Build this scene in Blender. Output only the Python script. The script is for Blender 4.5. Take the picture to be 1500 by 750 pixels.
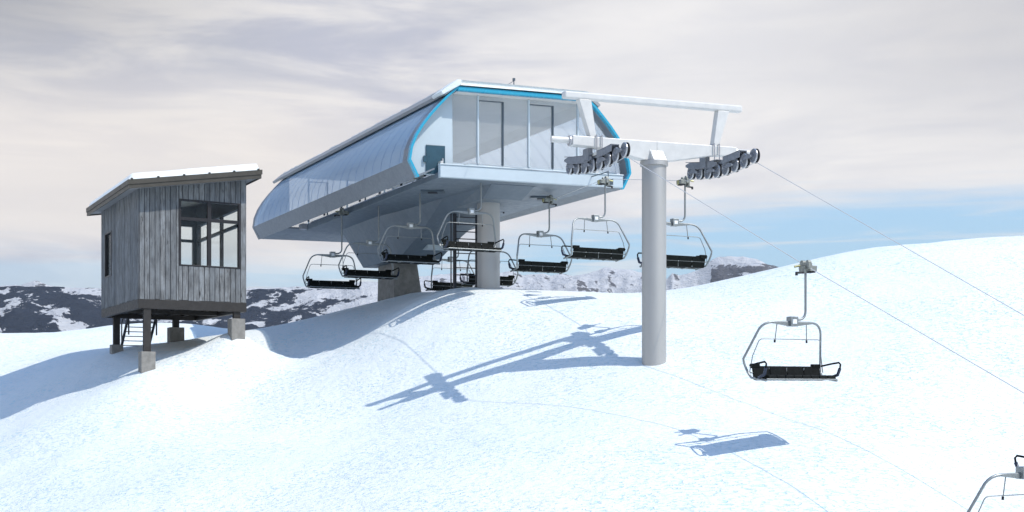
import bpy, math, random
import numpy as np
from mathutils import Vector, Matrix
random.seed(7)
for o in list(bpy.data.objects): bpy.data.objects.remove(o)
S = bpy.context.scene
COL = S.collection
# ------------------------------------------------------------------ camera
F, HZ = 1900.0, 573.0                       # focal length in photo pixels, eye-level row of the photo
cam_d = bpy.data.cameras.new('camera'); cam = bpy.data.objects.new('camera', cam_d); COL.objects.link(cam)
cam.location = (0, 0, 0); cam.rotation_euler = (math.pi/2, 0, 0)
cam_d.sensor_width = 36; cam_d.lens = 36*F/1500; cam_d.shift_y = (HZ-375)/1500
cam_d.clip_start = 0.1; cam_d.clip_end = 60000
S.camera = cam
# ------------------------------------------------------------------ sun, sky, exposure
SUN_T = Vector((-.668, .352, -1)).normalized()      # the way sunlight travels
sun_d = bpy.data.lights.new('sun', 'SUN'); sun = bpy.data.objects.new('sun', sun_d); COL.objects.link(sun)
sun_d.energy = 2.5; sun_d.angle = math.radians(.5); sun_d.color = (1, .955, .88)
sun.rotation_euler = SUN_T.to_track_quat('-Z', 'Y').to_euler()
SKY_STRENGTH = .15
S.view_settings.view_transform = 'Standard'; S.view_settings.look = 'None'
S.view_settings.exposure = 0.55; S.view_settings.gamma = 1; S.view_settings.use_curve_mapping = False

class NT:
    def __init__(s, nt): s.nt = nt; nt.nodes.clear()
    def n(s, t, **k):
        nd = s.nt.nodes.new(t)
        ins = k.pop('i', {})
        for a, b in k.items(): setattr(nd, a, b)
        for a, b in ins.items():
            if hasattr(b, 'is_linked') or isinstance(b, bpy.types.NodeSocket): s.nt.links.new(b, nd.inputs[a])
            else: nd.inputs[a].default_value = b
        return nd
    def m(s, op, a, b=0.0, c=None, clamp=False):
        i = {0: a, 1: b}
        if c is not None: i[2] = c
        nd = s.n('ShaderNodeMath', operation=op, i=i); nd.use_clamp = clamp
        return nd.outputs[0]
    def ss(s, x, lo, hi, a=0.0, b=1.0):
        return s.n('ShaderNodeMapRange', interpolation_type='SMOOTHSTEP', i={0: x, 1: lo, 2: hi, 3: a, 4: b}).outputs[0]
    def mix(s, f, a, b):
        nd = s.nt.nodes.new('ShaderNodeMix'); nd.data_type = 'RGBA'
        for idx, v in ((0, f), (6, a), (7, b)):
            if isinstance(v, bpy.types.NodeSocket): s.nt.links.new(v, nd.inputs[idx])
            elif idx == 0: nd.inputs[0].default_value = v
            else: nd.inputs[idx].default_value = (*v, 1) if len(v) == 3 else v
        return nd.outputs[2]
    def noise(s, vec, scale, detail=4, rough=.55, dist=0):
        return s.n('ShaderNodeTexNoise', i={'Vector': vec, 'Scale': scale, 'Detail': detail, 'Roughness': rough, 'Distortion': dist}).outputs[0]
    def mapv(s, vec, sc, loc=(0, 0, 0)):
        return s.n('ShaderNodeMapping', i={'Vector': vec, 'Scale': sc, 'Location': loc}).outputs[0]

w = bpy.data.worlds.new('World'); S.world = w; w.use_nodes = True
N = NT(w.node_tree)
sky = N.n('ShaderNodeTexSky', sky_type='NISHITA'); sky.sun_disc = False
sky.sun_elevation = math.asin(-SUN_T.z); sky.sun_rotation = math.atan2(-SUN_T.x, -SUN_T.y)
sky.altitude = 300; sky.air_density = 1.25; sky.dust_density = .2; sky.ozone_density = 3.5
tc = N.n('ShaderNodeTexCoord').outputs['Generated']
sep = N.n('ShaderNodeSeparateXYZ', i={0: tc}); dx, dy, dz = sep.outputs
hor = N.m('SQRT', N.m('ADD', N.m('MULTIPLY', dx, dx), N.m('MULTIPLY', dy, dy)))
el = N.m('DIVIDE', dz, N.m('MAXIMUM', hor, .001))             # tangent of the elevation
az = N.m('ARCTAN2', dx, dy)
big = N.noise(N.mapv(tc, (1.6, 1.6, 7.5), (3.1, 0, .4)), 1.5, 5, .5, .5)
fine = N.noise(N.mapv(tc, (2.6, 2.6, 15), (1, 5, 2)), 2.3, 8, .58, .5)
str_ = N.noise(N.mapv(tc, (4, 4, 60), (8, 1, 2)), 2.0, 6, .55, .5)
# lower edge of the cloud sheet: higher on the right
edge = N.m('ADD', N.ss(az, -.22, .22, .084, .132), N.m('MULTIPLY', N.m('SUBTRACT', big, .5), .05))
sheet = N.ss(N.m('ADD', N.m('SUBTRACT', el, edge), N.m('MULTIPLY', N.m('SUBTRACT', str_, .5), .04)), -.014, .024)
streak = N.m('MULTIPLY', N.ss(str_, .45, .68, 0, .8), N.ss(az, -.2, .22, 1.0, .6))
left_veil = N.ss(az, -.34, .02, .5, 0)
cov = N.m('MAXIMUM', sheet, N.m('MAXIMUM', streak, left_veil))
cov = N.m('MULTIPLY', cov, N.ss(el, .33, .5, 1, .0))        # the sheet stops just above the frame: clear blue overhead
big2 = N.noise(N.mapv(tc, (1.5, 1.5, 5.0), (7.3, 2, 1.4)), 2.2, 6, .55, .9)
cc = N.mix(N.ss(fine, .34, .64), (.43, .44, .51), (.70, .675, .66))
cc = N.mix(N.ss(big2, .38, .60), N.mix(.5, cc, (.42, .435, .49)), cc)
cc = N.mix(N.m('MULTIPLY', N.ss(big, .40, .60, 0, .6), N.ss(az, -.30, -.05, .2, 1)), cc, (.77, .75, .735))
cream = N.m('MULTIPLY', N.ss(az, -.02, -.20), N.m('MULTIPLY', N.ss(el, .09, .13), N.ss(el, .26, .18)))
cc = N.mix(N.m('MULTIPLY', cream, .7), cc, (.72, .665, .615))
cc = N.mix(N.m('MULTIPLY', N.ss(az, -.10, -.40, 0, .75), N.ss(el, .17, .31)), cc, (.27, .27, .285))
cc = N.mix(N.m('MULTIPLY', N.ss(az, .12, .40, 0, .55), N.ss(el, .10, .28)), cc, (.35, .35, .38))
# thin veil that dulls the blue close to the horizon
veil = N.ss(el, .02, .22, .75, .5)
skyc = N.mix(veil, N.n('ShaderNodeVectorMath', operation='SCALE', i={0: sky.outputs[0], 'Scale': SKY_STRENGTH}).outputs[0], (.19, .315, .47))
skyc = N.mix(N.ss(el, .20, .40), skyc, N.n('ShaderNodeVectorMath', operation='SCALE', i={0: sky.outputs[0], 'Scale': SKY_STRENGTH}).outputs[0])
bgsky = N.n('ShaderNodeBackground', i={'Color': skyc, 'Strength': 1.0})
bgcl = N.n('ShaderNodeBackground', i={'Color': cc, 'Strength': .90})
ms = N.n('ShaderNodeMixShader', i={0: cov, 1: bgsky.outputs[0], 2: bgcl.outputs[0]})
N.n('ShaderNodeOutputWorld', i={0: ms.outputs[0]})

# ------------------------------------------------------------------ helpers
V3 = lambda p: np.array(p, float)
def W(u, v, Y): return V3(((u-750)/F*Y, Y, (HZ-v)/F*Y))       # where the sight line of a photo pixel stands Y metres away

OFF = {}      # world position of every object built so far, so that parts can be given in world coordinates
class MB:
    def __init__(s): s.v = []; s.f = []; s.mi = []; s.sm = []; s.cur = 0
    def mat(s, i): s.cur = i; return s
    def add(s, vs, fs, smooth=False):
        b = len(s.v); s.v += [tuple(map(float, p)) for p in vs]
        for f in fs: s.f.append([b+i for i in f]); s.mi.append(s.cur); s.sm.append(smooth)
        return s
    def prism(s, A, B):
        n = len(A); fs = [list(range(n))[::-1], list(range(n, 2*n))]
        for i in range(n): j = (i+1) % n; fs.append([i, j, n+j, n+i])
        return s.add(list(A)+list(B), fs)
    def box(s, lo, hi, T=lambda *p: p):
        x0, y0, z0 = lo; x1, y1, z1 = hi
        return s.prism([T(x0, y0, z0), T(x1, y0, z0), T(x1, y1, z0), T(x0, y1, z0)],
                       [T(x0, y0, z1), T(x1, y0, z1), T(x1, y1, z1), T(x0, y1, z1)])
    def tube(s, pts, r, n=8, T=lambda *p: p, caps=True, closed=False):
        P = [V3(T(*p)) for p in pts]; m = len(P)
        rr = r if isinstance(r, (list, tuple)) else [r]*m
        up = None; vs = []
        for i in range(m):
            if closed: d = P[(i+1) % m]-P[(i-1) % m]
            else: d = P[min(i+1, m-1)]-P[max(i-1, 0)]
            d = d/max(np.linalg.norm(d), 1e-9)
            if up is None:
                up = V3((0, 0, 1)) if abs(d[2]) < .9 else V3((1, 0, 0))
            a = np.cross(d, up); a /= max(np.linalg.norm(a), 1e-9); up = np.cross(a, d)
            for k in range(n):
                t = 2*math.pi*k/n; vs.append(P[i]+rr[i]*(math.cos(t)*a+math.sin(t)*up))
        fs = []
        for i in range(m if closed else m-1):
            for k in range(n):
                j = (i+1) % m; fs.append([i*n+k, i*n+(k+1) % n, j*n+(k+1) % n, j*n+k])
        b = len(s.f); s.add(vs, fs, True)
        if caps and not closed:
            s.add(vs[:n], [list(range(n))[::-1]]); s.add(vs[-n:], [list(range(n))])
        return s
    def lathe(s, c, axis, prof, n=24, mats=None):
        """prof: list of (radius, height along axis)"""
        ax = V3(axis); ax /= np.linalg.norm(ax)
        h = V3((0, 0, 1)) if abs(ax[2]) < .9 else V3((1, 0, 0))
        a = np.cross(ax, h); a /= np.linalg.norm(a); b = np.cross(ax, a); c = V3(c)
        for q in range(len(prof)-1):
            if mats: s.cur = mats[q]
            vs = []
            for (r, z) in prof[q:q+2]:
                for k in range(n):
                    t = 2*math.pi*k/n; vs.append(c+ax*z+r*(math.cos(t)*a+math.sin(t)*b))
            s.add(vs, [[k, (k+1) % n, n+(k+1) % n, n+k] for k in range(n)], True)
        return s
    def build(s, name, mats, parent=None, bevel=0, origin=None, seg=2, weld=False):
        me = bpy.data.meshes.new(name); o = bpy.data.objects.new(name, me)
        org = V3(origin if origin is not None else (0, 0, 0))
        pw = OFF.get(parent.name, V3((0, 0, 0))) if parent is not None else V3((0, 0, 0))
        off = org+pw; OFF[o.name] = off
        vs = [tuple(V3(p)-off) for p in s.v]
        me.from_pydata(vs, [], s.f)
        for m in (mats if isinstance(mats, (list, tuple)) else [mats]): me.materials.append(m)
        me.polygons.foreach_set('material_index', s.mi); me.polygons.foreach_set('use_smooth', s.sm)
        if weld:
            import bmesh
            bm = bmesh.new(); bm.from_mesh(me); bmesh.ops.remove_doubles(bm, verts=bm.verts, dist=1e-5)
            bmesh.ops.recalc_face_normals(bm, faces=bm.faces); bm.to_mesh(me); bm.free()
        me.update(); COL.objects.link(o); o.location = tuple(org)
        if parent is not None: o.parent = parent
        if bevel:
            b = o.modifiers.new('bevel', 'BEVEL'); b.width = bevel; b.segments = seg; b.limit_method = 'ANGLE'; b.angle_limit = math.radians(40)
        return o

def tag(o, label=None, cat=None, group=None, kind=None):
    for k, v in (('label', label), ('category', cat), ('group', group), ('kind', kind)):
        if v: o[k] = v
    return o
def empty(name, loc, label, cat, group=None):
    o = bpy.data.objects.new(name, None); COL.objects.link(o); o.location = tuple(map(float, loc)); o.empty_display_size = .3
    OFF[o.name] = V3(loc)
    return tag(o, label, cat, group)

# ------------------------------------------------------------------ materials
def mat(name, color=(.5, .5, .5), rough=.5, metal=0, var=0.0, vscale=3.0, bump=0.0, bscale=20, spec=.5, coat=0, dirt=None, rv=.08):
    m = bpy.data.materials.new(name); m.use_nodes = True; N = NT(m.node_tree)
    co = N.n('ShaderNodeTexCoord').outputs['Object']
    p = N.n('ShaderNodeBsdfPrincipled', i={'Roughness': rough, 'Metallic': metal, 'Specular IOR Level': spec, 'Coat Weight': coat})
    c = color
    n1 = N.noise(co, vscale, 5, .6)
    a = tuple(x*(1-var) for x in color); b = tuple(min(1, x*(1+var)) for x in color)
    col = N.mix(N.ss(n1, .3, .7), a, b)
    if dirt:
        n3 = N.noise(N.mapv(co, (6, 6, 1.2)), 1.5, 6, .7); col = N.mix(N.ss(n3, .55, .8, 0, dirt[1]), col, dirt[0])
    N.nt.links.new(col, p.inputs['Base Color'])
    N.nt.links.new(N.ss(N.noise(co, vscale*3, 4), .3, .7, max(rough-rv, 0), min(rough+rv, 1)), p.inputs['Roughness'])
    if bump:
        bn = N.n('ShaderNodeBump', i={'Strength': bump, 'Distance': .02, 'Height': N.noise(co, bscale, 5)})
        N.nt.links.new(bn.outputs[0], p.inputs['Normal'])
    N.n('ShaderNodeOutputMaterial', i={0: p.outputs[0]})
    return m
M = {}
M['white'] = mat('white_paint', (.68, .67, .64), .38, var=.05, dirt=((.45, .43, .40), .25))
M['galv'] = mat('galvanised_steel', (.50, .50, .52), .42, .75, var=.12, vscale=5, bump=.05, bscale=30, dirt=((.3, .29, .3), .3))
M['column'] = mat('column_steel', (.53, .52, .50), .58, .90, var=.015, vscale=.6, rv=.01)
M['sheave'] = mat('sheave_grey', (.22, .235, .265), .5, .2, var=.12, vscale=9, dirt=((.09, .09, .1), .5))
M['rubber'] = mat('rubber', (.018, .018, .02), .7, var=.2)
M['liner'] = mat('sheave_rim', (.55, .55, .56), .35, .8, var=.05)
M['frame'] = mat('chair_tube_steel', (.30, .32, .32), .42, .65, var=.1, vscale=12)
M['cast'] = mat('cast_grip_steel', (.30, .31, .28), .5, .5, var=.25, vscale=14)
M['brass'] = mat('yellow_chromate_bolt', (.45, .42, .22), .4, .6)
M['dark'] = mat('dark_steel', (.035, .037, .045), .5, .2, var=.15, vscale=8)
M['seat'] = mat('black_seat_vinyl', (.007, .009, .008), .6, var=.25, vscale=6, bump=.15, bscale=40, spec=.12)
M['arm'] = mat('navy_armrest', (.02, .03, .06), .35, .1)
M['logo'] = mat('white_badge', (.84, .85, .85), .4)
M['shell'] = mat('grey_shell_metal', (.21, .235, .265), .45, .1, var=.06, vscale=3, bump=.08, bscale=60, dirt=((.19, .205, .225), .3))
M['edge'] = mat('shaded_snow_grey', (.34, .35, .355), .8, .1, var=.14, vscale=14, bump=.2, bscale=60)  # grey carries the shade on the roof snow's sides
M['belly'] = mat('pale_blue_steel', (.175, .21, .245), .5, .05, var=.04, vscale=1.4, dirt=((.13, .155, .18), .25))
M['panel'] = mat('pale_panel', (.56, .64, .68), .4, 0, var=.03, vscale=1.2)
M['ceil'] = mat('beige_ceiling', (.86, .82, .76), .6, 0, var=.05, vscale=1.5)
M['blue'] = mat('turquoise_trim', (.02, .37, .55), .22, 0, coat=.4)
M['seam'] = mat('blue_grey_seam', (.13, .22, .38), .4, .1)
M['teal'] = mat('dark_teal_door', (.03, .085, .12), .35, 0, var=.1)
M['slate'] = mat('slate_mullion', (.09, .12, .145), .4, .2)
M['palemul'] = mat('pale_mullion', (.62, .70, .74), .35, .1)
M['concrete'] = mat('concrete', (.25, .24, .22), .9, 0, var=.16, vscale=4, bump=.4, bscale=25, dirt=((.17, .165, .155), .6))
M['roofm'] = mat('brown_roof_metal', (.075, .068, .056), .5, .3, var=.1)
M['soffit'] = mat('grey_soffit', (.22, .225, .235), .7, 0, var=.1)
M['beam'] = mat('brown_steel_beam', (.034, .031, .029), .6, .2, var=.15, dirt=((.03, .027, .025), .4))
M['frameb'] = mat('black_window_frame', (.022, .021, .024), .45, .2, var=.1)
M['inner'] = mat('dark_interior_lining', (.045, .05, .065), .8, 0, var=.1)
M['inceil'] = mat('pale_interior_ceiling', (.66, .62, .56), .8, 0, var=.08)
M['rope'] = mat('steel_rope', (.62, .62, .62), .6, .1, var=.05)

def m_wood():
    m = bpy.data.materials.new('weathered_grey_boards'); m.use_nodes = True; N = NT(m.node_tree)
    co = N.n('ShaderNodeTexCoord').outputs['Object']
    rnd = N.n('ShaderNodeNewGeometry').outputs['Random Per Island']
    off = N.n('ShaderNodeCombineXYZ', i={0: N.m('MULTIPLY', rnd, 37), 1: N.m('MULTIPLY', rnd, 91), 2: N.m('MULTIPLY', rnd, 53)}).outputs[0]
    v = N.n('ShaderNodeVectorMath', operation='ADD', i={0: co, 1: off}).outputs[0]
    grain = N.noise(N.mapv(v, (26, 26, 1.1)), 1.6, 8, .68, .3)
    blot = N.noise(N.mapv(v, (2.2, 2.2, .9)), 1.7, 5, .65)
    knot = N.noise(N.mapv(v, (7, 7, 3.0)), 1.0, 3, .5)
    c = N.mix(N.ss(grain, .28, .74), (.036, .038, .041), (.285, .29, .29))
    c = N.mix(N.ss(blot, .38, .68, 0, .65), c, (.30, .32, .335))
    c = N.mix(N.ss(knot, .66, .76, 0, .75), c, (.04, .038, .036))
    c = N.mix(N.ss(rnd, 0, 1, 0, .45), c, (.10, .11, .12))
    p = N.n('ShaderNodeBsdfPrincipled', i={'Base Color': c, 'Roughness': .85, 'Specular IOR Level': .25})
    b = N.n('ShaderNodeBump', i={'Strength': .5, 'Distance': .01, 'Height': grain})
    N.nt.links.new(b.outputs[0], p.inputs['Normal'])
    N.n('ShaderNodeOutputMaterial', i={0: p.outputs[0]}); return m
M['wood'] = m_wood()

def m_snow(name, sc=1.0, speck=1.0):
    m = bpy.data.materials.new(name); m.use_nodes = True; N = NT(m.node_tree)
    co = N.n('ShaderNodeTexCoord').outputs['Object']
    big = N.noise(co, .12*sc, 4, .5)
    c = N.mix(N.ss(big, .35, .65), (.805, .855, .84), (.855, .885, .87))
    # short wind-cut dimples, a little icier than the snow round them
    sp = N.noise(N.mapv(co, (3.6*sc, 7.5*sc, 7.5*sc)), 1.6, 3, .6, .8)
    dens = N.ss(N.noise(co, .35*sc, 3), .35, .62, .35, 1)
    spm = N.m('MULTIPLY', N.ss(sp, .52, .68, 0, speck), dens)
    c = N.mix(spm, c, (.58, .80, .85))
    p = N.n('ShaderNodeBsdfPrincipled', i={'Base Color': c, 'Roughness': .62, 'Specular IOR Level': .3})
    h = N.m('ADD', N.m('MULTIPLY', N.noise(co, 5*sc, 6, .65), .5), N.m('MULTIPLY', N.noise(co, .8*sc, 3, .5), 1.2))
    h = N.m('SUBTRACT', h, N.m('MULTIPLY', spm, .5))
    b = N.n('ShaderNodeBump', i={'Strength': .55, 'Distance': .14/sc, 'Height': h})
    N.nt.links.new(b.outputs[0], p.inputs['Normal'])
    N.n('ShaderNodeOutputMaterial', i={0: p.outputs[0]}); return m
M['snow'] = m_snow('snow')
M['roofsnow'] = m_snow('roof_snow', 3.0, .5)

def m_glass(name, tint, opac, col, rough=.08, transl=0.0, gl_=.8, tcol=None):
    m = bpy.data.materials.new(name); m.use_nodes = True; N = NT(m.node_tree)
    tr = N.n('ShaderNodeBsdfTransparent', i={'Color': (*tint, 1)})
    d = N.n('ShaderNodeBsdfPrincipled', i={'Base Color': (*col, 1), 'Roughness': rough})
    tl = N.n('ShaderNodeBsdfTranslucent', i={'Color': (*(tcol or col), 1)})
    dm = N.n('ShaderNodeMixShader', i={0: transl, 1: d.outputs[0], 2: tl.outputs[0]})
    fc = N.n('ShaderNodeLayerWeight', i={'Blend': .5}).outputs['Facing']; lw = N.m('ADD', N.m('MULTIPLY', N.m('POWER', fc, 5), .9), .05)
    body = N.n('ShaderNodeMixShader', i={0: opac, 1: tr.outputs[0], 2: dm.outputs[0]})
    gl = N.n('ShaderNodeBsdfGlossy', i={'Roughness': .04, 'Color': (.9, .95, 1, 1)})
    o = N.n('ShaderNodeMixShader', i={0: N.m('MULTIPLY', lw, gl_), 1: body.outputs[0], 2: gl.outputs[0]})
    N.n('ShaderNodeOutputMaterial', i={0: o.outputs[0]}); return m
M['skin'] = m_glass('blue_tinted_vault_glazing', (.80, .90, 1.0), .50, (.33, .64, 1.0), .35, .40, .35, (.95, .97, 1.0))
M['glass'] = m_glass('end_wall_glass', (.97, .98, .98), .20, (.80, .81, .80), .2, .35, .5)
M['hglass'] = m_glass('hut_glass', (.96, .98, .98), .01, (.3, .3, .3), gl_=.25)

# ------------------------------------------------------------------ near terrain
def tps(P, Z):
    n = len(P); d = np.linalg.norm(P[:, None]-P[None], axis=2); K = np.where(d > 0, d*d*np.log(d+1e-12), 0)
    K += np.eye(n)*2.0
    A = np.zeros((n+3, n+3)); A[:n, :n] = K; A[:n, n] = 1; A[:n, n+1:] = P; A[n, :n] = 1; A[n+1:, :n] = P.T
    return np.linalg.solve(A, np.concatenate([Z, [0, 0, 0]])), P
CP = [(-150,750,41),(0,750,39),(375,750,34.5),(750,750,30.5),(1125,750,29.5),(1500,750,31),(1700,750,32),
 (958,530,41),(1180,553,39.5),(1500,600,37),(1350,640,34.5),(1350,500,41.5),(700,650,35.5),(300,680,38.5),(100,680,41),
 (765,543,42.9),(640,582,42.2),(890,490,44.2),(525,615,42.4),
 (215,535,48),(168,515,53.7),(258,501,56),(343,490,50.2),(330,492,50.5),(353,489,50.9),(300,512,51.3),(386,538,51.5),(330,590,46.8),(420,590,45.5),(470,516,51.3),(300,542,49.0),(540,480,52.5),(590,455,53.2),
 (100,578,49.7),(50,592,50.5),(0,609,51),(-120,640,51),(160,562,48.9),(0,552,57),(0,520,61),(100,520,58),(0,490,66),(-150,493,66),(60,488,67),(120,485,68),(165,474,69),(220,474,71),
 (260,475,73),(320,481,73),(380,488,73),(300,497,60),(350,492,62),
 (360,487,55),(400,480,57),(450,469,58),(500,457,58.5),(560,440,59),(600,429.5,58.5),(632,424,54),
 (640,424,51.3),(715,423,51.3),(830,427,51),(930,430,50.5),(990,427,50),(1090,405,50.3),(1180,386,51),(1260,367,52),(1330,358,53),(1400,352,54),(1500,345,55),(1650,342,56),
 (1300,440,46),(1090,470,44.5),(820,460,46.5),(700,470,47)]
WP = [(-6,60,4.2),(0,60,4.1),(5,58,4.1),(3,66,4.0),(-5,66,4.1),(-5.4,61,4.35),(12,60,5.0),(20,64,6.0),(12,70,4.5),(2,75,3.2),(-6,75,3.3),(24,74,5),
 (-2,54.5,4.1),(2,54.5,4.03),(5,54,3.98),(9,54,4.5),(-30,72,2.6),(-26,76,1.8),(-20,77,2.2),(-15,78,2.2),(-10,76,2.6),(-12,66,2.3),(-15,64,2.0),(0,12,-9.5),(10,12,-10.5),(-15,14,-10.5),(20,14,-9.5),(-30,20,-10),(28,24,-6)]
pts = np.array([W(*c) for c in CP]+[V3(p) for p in WP])
cf, PP = tps(pts[:, :2], pts[:, 2])
def ground(X, Y):
    X = np.asarray(X, float); Y = np.asarray(Y, float)
    xc = np.clip(X, -34, 32); yc = np.clip(Y, 8, 74)
    d = np.sqrt((xc[..., None]-PP[:, 0])**2+(yc[..., None]-PP[:, 1])**2)
    z = (np.where(d > 0, d*d*np.log(d+1e-12), 0)*cf[:len(PP)]).sum(-1)+cf[len(PP)]+cf[len(PP)+1]*xc+cf[len(PP)+2]*yc
    z = z+.28*np.exp(-((X+10.5)**2+(Y-50.6)**2)/2.2)          # drift banked up round the hut's front right footing
    return z-np.maximum(Y-74, 0)*.5-np.maximum(-34-X, 0)*.15-np.maximum(X-32, 0)*.05-np.maximum(8-Y, 0)*.3
_rng = np.random.RandomState(3); _G = _rng.rand(256, 256)
def vnoise(x, y):
    xi = np.floor(x).astype(int); yi = np.floor(y).astype(int); fx = x-xi; fy = y-yi
    fx = fx*fx*(3-2*fx); fy = fy*fy*(3-2*fy); g = lambda a, b: _G[a % 256, b % 256]
    return (g(xi, yi)*(1-fx)+g(xi+1, yi)*fx)*(1-fy)+(g(xi, yi+1)*(1-fx)+g(xi+1, yi+1)*fx)*fy
def fbm(x, y, o=5, ridged=False):
    s = 0; a = 1; t = 0
    for k in range(o):
        n = vnoise(x*2**k+17*k, y*2**k+31*k)
        if ridged: n = 1-abs(2*n-1)
        s = s+a*n; t += a; a *= .5
    return s/t
def grid_obj(name, X, Y, Z, m, attrs=None):
    r, c = X.shape; me = bpy.data.meshes.new(name)
    idx = np.arange(r*c).reshape(r, c)
    q = np.stack([idx[:-1, :-1], idx[:-1, 1:], idx[1:, 1:], idx[1:, :-1]], -1).reshape(-1, 4)
    me.from_pydata(np.stack([X, Y, Z], -1).reshape(-1, 3).tolist(), [], q.tolist())
    me.polygons.foreach_set('use_smooth', [True]*len(me.polygons)); me.materials.append(m)
    for k, a in (attrs or {}).items():
        at = me.attributes.new(k, 'FLOAT', 'POINT'); at.data.foreach_set('value', a.reshape(-1).astype(np.float32))
    me.update(); o = bpy.data.objects.new(name, me); COL.objects.link(o); return o
xs = np.concatenate([-34-np.geomspace(1, 420, 24)[::-1], np.arange(-34, 32.01, .3), 32+np.geomspace(1, 420, 24)])
ys = np.concatenate([8-np.geomspace(1, 60, 8)[::-1], np.arange(8, 80, .3), 80+np.geomspace(1, 330, 30)])
X, Y = np.meshgrid(xs, ys)
Z = ground(X, Y)+(fbm(X*.35, Y*.35, 4)-.5)*.16+(fbm(X*1.6+9, Y*1.6, 2)-.5)*.03
snow = tag(grid_obj('snow_slope', X, Y, Z, M['snow']), kind='structure')
def gz(x, y): return float(ground(x, y))

# ------------------------------------------------------------------ far terrain
def m_far():
    m = bpy.data.materials.new('far_mountain'); m.use_nodes = True; N = NT(m.node_tree)
    co = N.n('ShaderNodeTexCoord').outputs['Object']
    rock = N.n('ShaderNodeAttribute', attribute_name='rock').outputs['Fac']
    forest = N.n('ShaderNodeAttribute', attribute_name='forest').outputs['Fac']
    nz = N.n('ShaderNodeSeparateXYZ', i={0: N.n('ShaderNodeNewGeometry').outputs['Normal']}).outputs[2]
    n1 = N.noise(N.mapv(co, (.012, .005, .03)), 1.0, 8, .66, .4)
    n2 = N.noise(N.mapv(co, (.0070, .0062, .003)), 1.0, 10, .64, .3)
    n3 = N.noise(N.mapv(co, (.045, .018, .05)), 1.0, 5, .7)
    sn = N.mix(n1, (.52, .53, .55), (.66, .66, .655))
    rk = N.mix(n3, (.085, .085, .10), (.17, .165, .165))
    steep = N.ss(nz, .62, .90, .16, 0)
    rm = N.ss(N.m('ADD', N.m('ADD', N.m('MULTIPLY', n1, .7), N.m('MULTIPLY', n3, .35)), N.m('MULTIPLY', rock, .5)), .78, .84)
    c = N.mix(rm, sn, rk)
    fr = N.mix(n3, (.020, .027, .042), (.045, .052, .070))
    fm = N.ss(N.m('ADD', N.m('ADD', n2, N.m('MULTIPLY', N.m('SUBTRACT', n3, .5), .17)), N.m('MULTIPLY', forest, .5)), .835, .858)
    c = N.mix(N.m('MULTIPLY', fm, N.ss(forest, .02, .2)), c, fr)
    p = N.n('ShaderNodeBsdfPrincipled', i={'Base Color': c, 'Roughness': .9, 'Specular IOR Level': .1})
    b = N.n('ShaderNodeBump', i={'Strength': 1.0, 'Distance': 45, 'Height': n1}); N.nt.links.new(b.outputs[0], p.inputs['Normal'])
    N.n('ShaderNodeOutputMaterial', i={0: p.outputs[0]}); return m
us = np.arange(-1000, 2500, 2.5)
rows = np.concatenate([np.linspace(330, 3300, 12), np.linspace(3350, 6400, 110), np.linspace(6430, 9600, 110), np.geomspace(9700, 30000, 20)])
U, YY = np.meshgrid(us, rows)
SL = np.interp(us, [-1000,0,40,150,250,360,414,450,500,530,575,600,640,700,800,2500], [425,419,418,421,419,423,421,424,420,412,413,418,430,445,480,560])
SR = np.interp(us, [-1000,-100,0,30,50,75,110,200,600,612,640,678,700,725,748,765,796,808,820,840,864,888,920,938,960,976,985,995,1010,1024,1039,1051,1079,1107,1123,1144,1200,1400,2500],
                   [425,420,418,417,410,418,430,430,412,405,403,398,402,400,396,402,400,404,400,404,399,391,395,398,404,408,399,402,398,393,382,375,374,378,386,392,396,400,410])
SL = SL+(fbm(us*.05, us*0, 4)-.5)*4; SR = SR+(fbm(us*.09, us*0+5, 4)-.5)*3.5
XX = (U-750)/F*YY
def hill(Sk, Y0, Yr, base, amp, sx, sy, pw):
    R = (HZ-Sk)/F*Yr; t = np.clip((YY-Y0)/(Yr-Y0), 0, 1)
    n = fbm(XX/sx, YY/sy, 6, True)
    z = base+(R[None, :]-base)*(t**pw)+(n-.62)*amp*np.clip(4*t*(1-t), 0, 1)
    back = np.clip((YY-Yr)/2500, 0, 1); z = z-(R[None, :]-base)*back*1.1
    return np.where(YY < Y0, base, z), t
zl, tl = hill(SL, 4300, 5600, -170, 110, 380, 600, .75)
zr, tr = hill(SR, 6300, 8600, -200, 420, 620, 1300, .7)
ZZ = np.maximum(zl, zr)
left = (zl >= zr)
forest = np.where(left & (YY < 5900), 1.0, 0)*np.interp(U, [-1000, 150, 360, 500, 560, 640], [.80, .80, .76, .62, .35, .0])
forest = np.where(~left & (U > 720) & (U < 840) & (tr < .30), .55, forest)
ez = (HZ-F*ZZ/YY)
gy_, gx_ = np.gradient(ZZ); dX = np.gradient(XX, axis=1); dY = np.gradient(YY, axis=0)
side = gx_/dX                                                # cross slope: rock shows on one flank of every rib
st = fbm(XX/110+YY/260, YY/420-XX/300, 6, True)
rock = .29+.65*np.clip(-side*1.0, -.3, .6)+(st-.62)*.9
rock = np.where(left, .05+(st-.6)*.5+.2*np.clip(-side, 0, 1), rock)
strata = .5+.5*np.sin(ZZ/9+6*fbm(XX/300, YY/300, 3))
rock = np.where((U > 1040) & (ez > 388) & ~left, .55+.45*strata*(st > .45), rock)
rock = np.where((U > 1042) & (U < 1128) & (ez < 386) & ~left, -.2, rock)
far = tag(grid_obj('mountains', XX, YY, ZZ, m_far(), {'rock': rock, 'forest': forest}), kind='structure')

# ------------------------------------------------------------------ lift axes: w sideways, t away along the line, z up
PT = V3((4.49, 41, 0)); A_ = V3((-.4415, .897, 0)); R_ = V3((.940, .340, 0))
def L(w_, t, z): return PT+R_*w_+A_*t+V3((0, 0, z))

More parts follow.
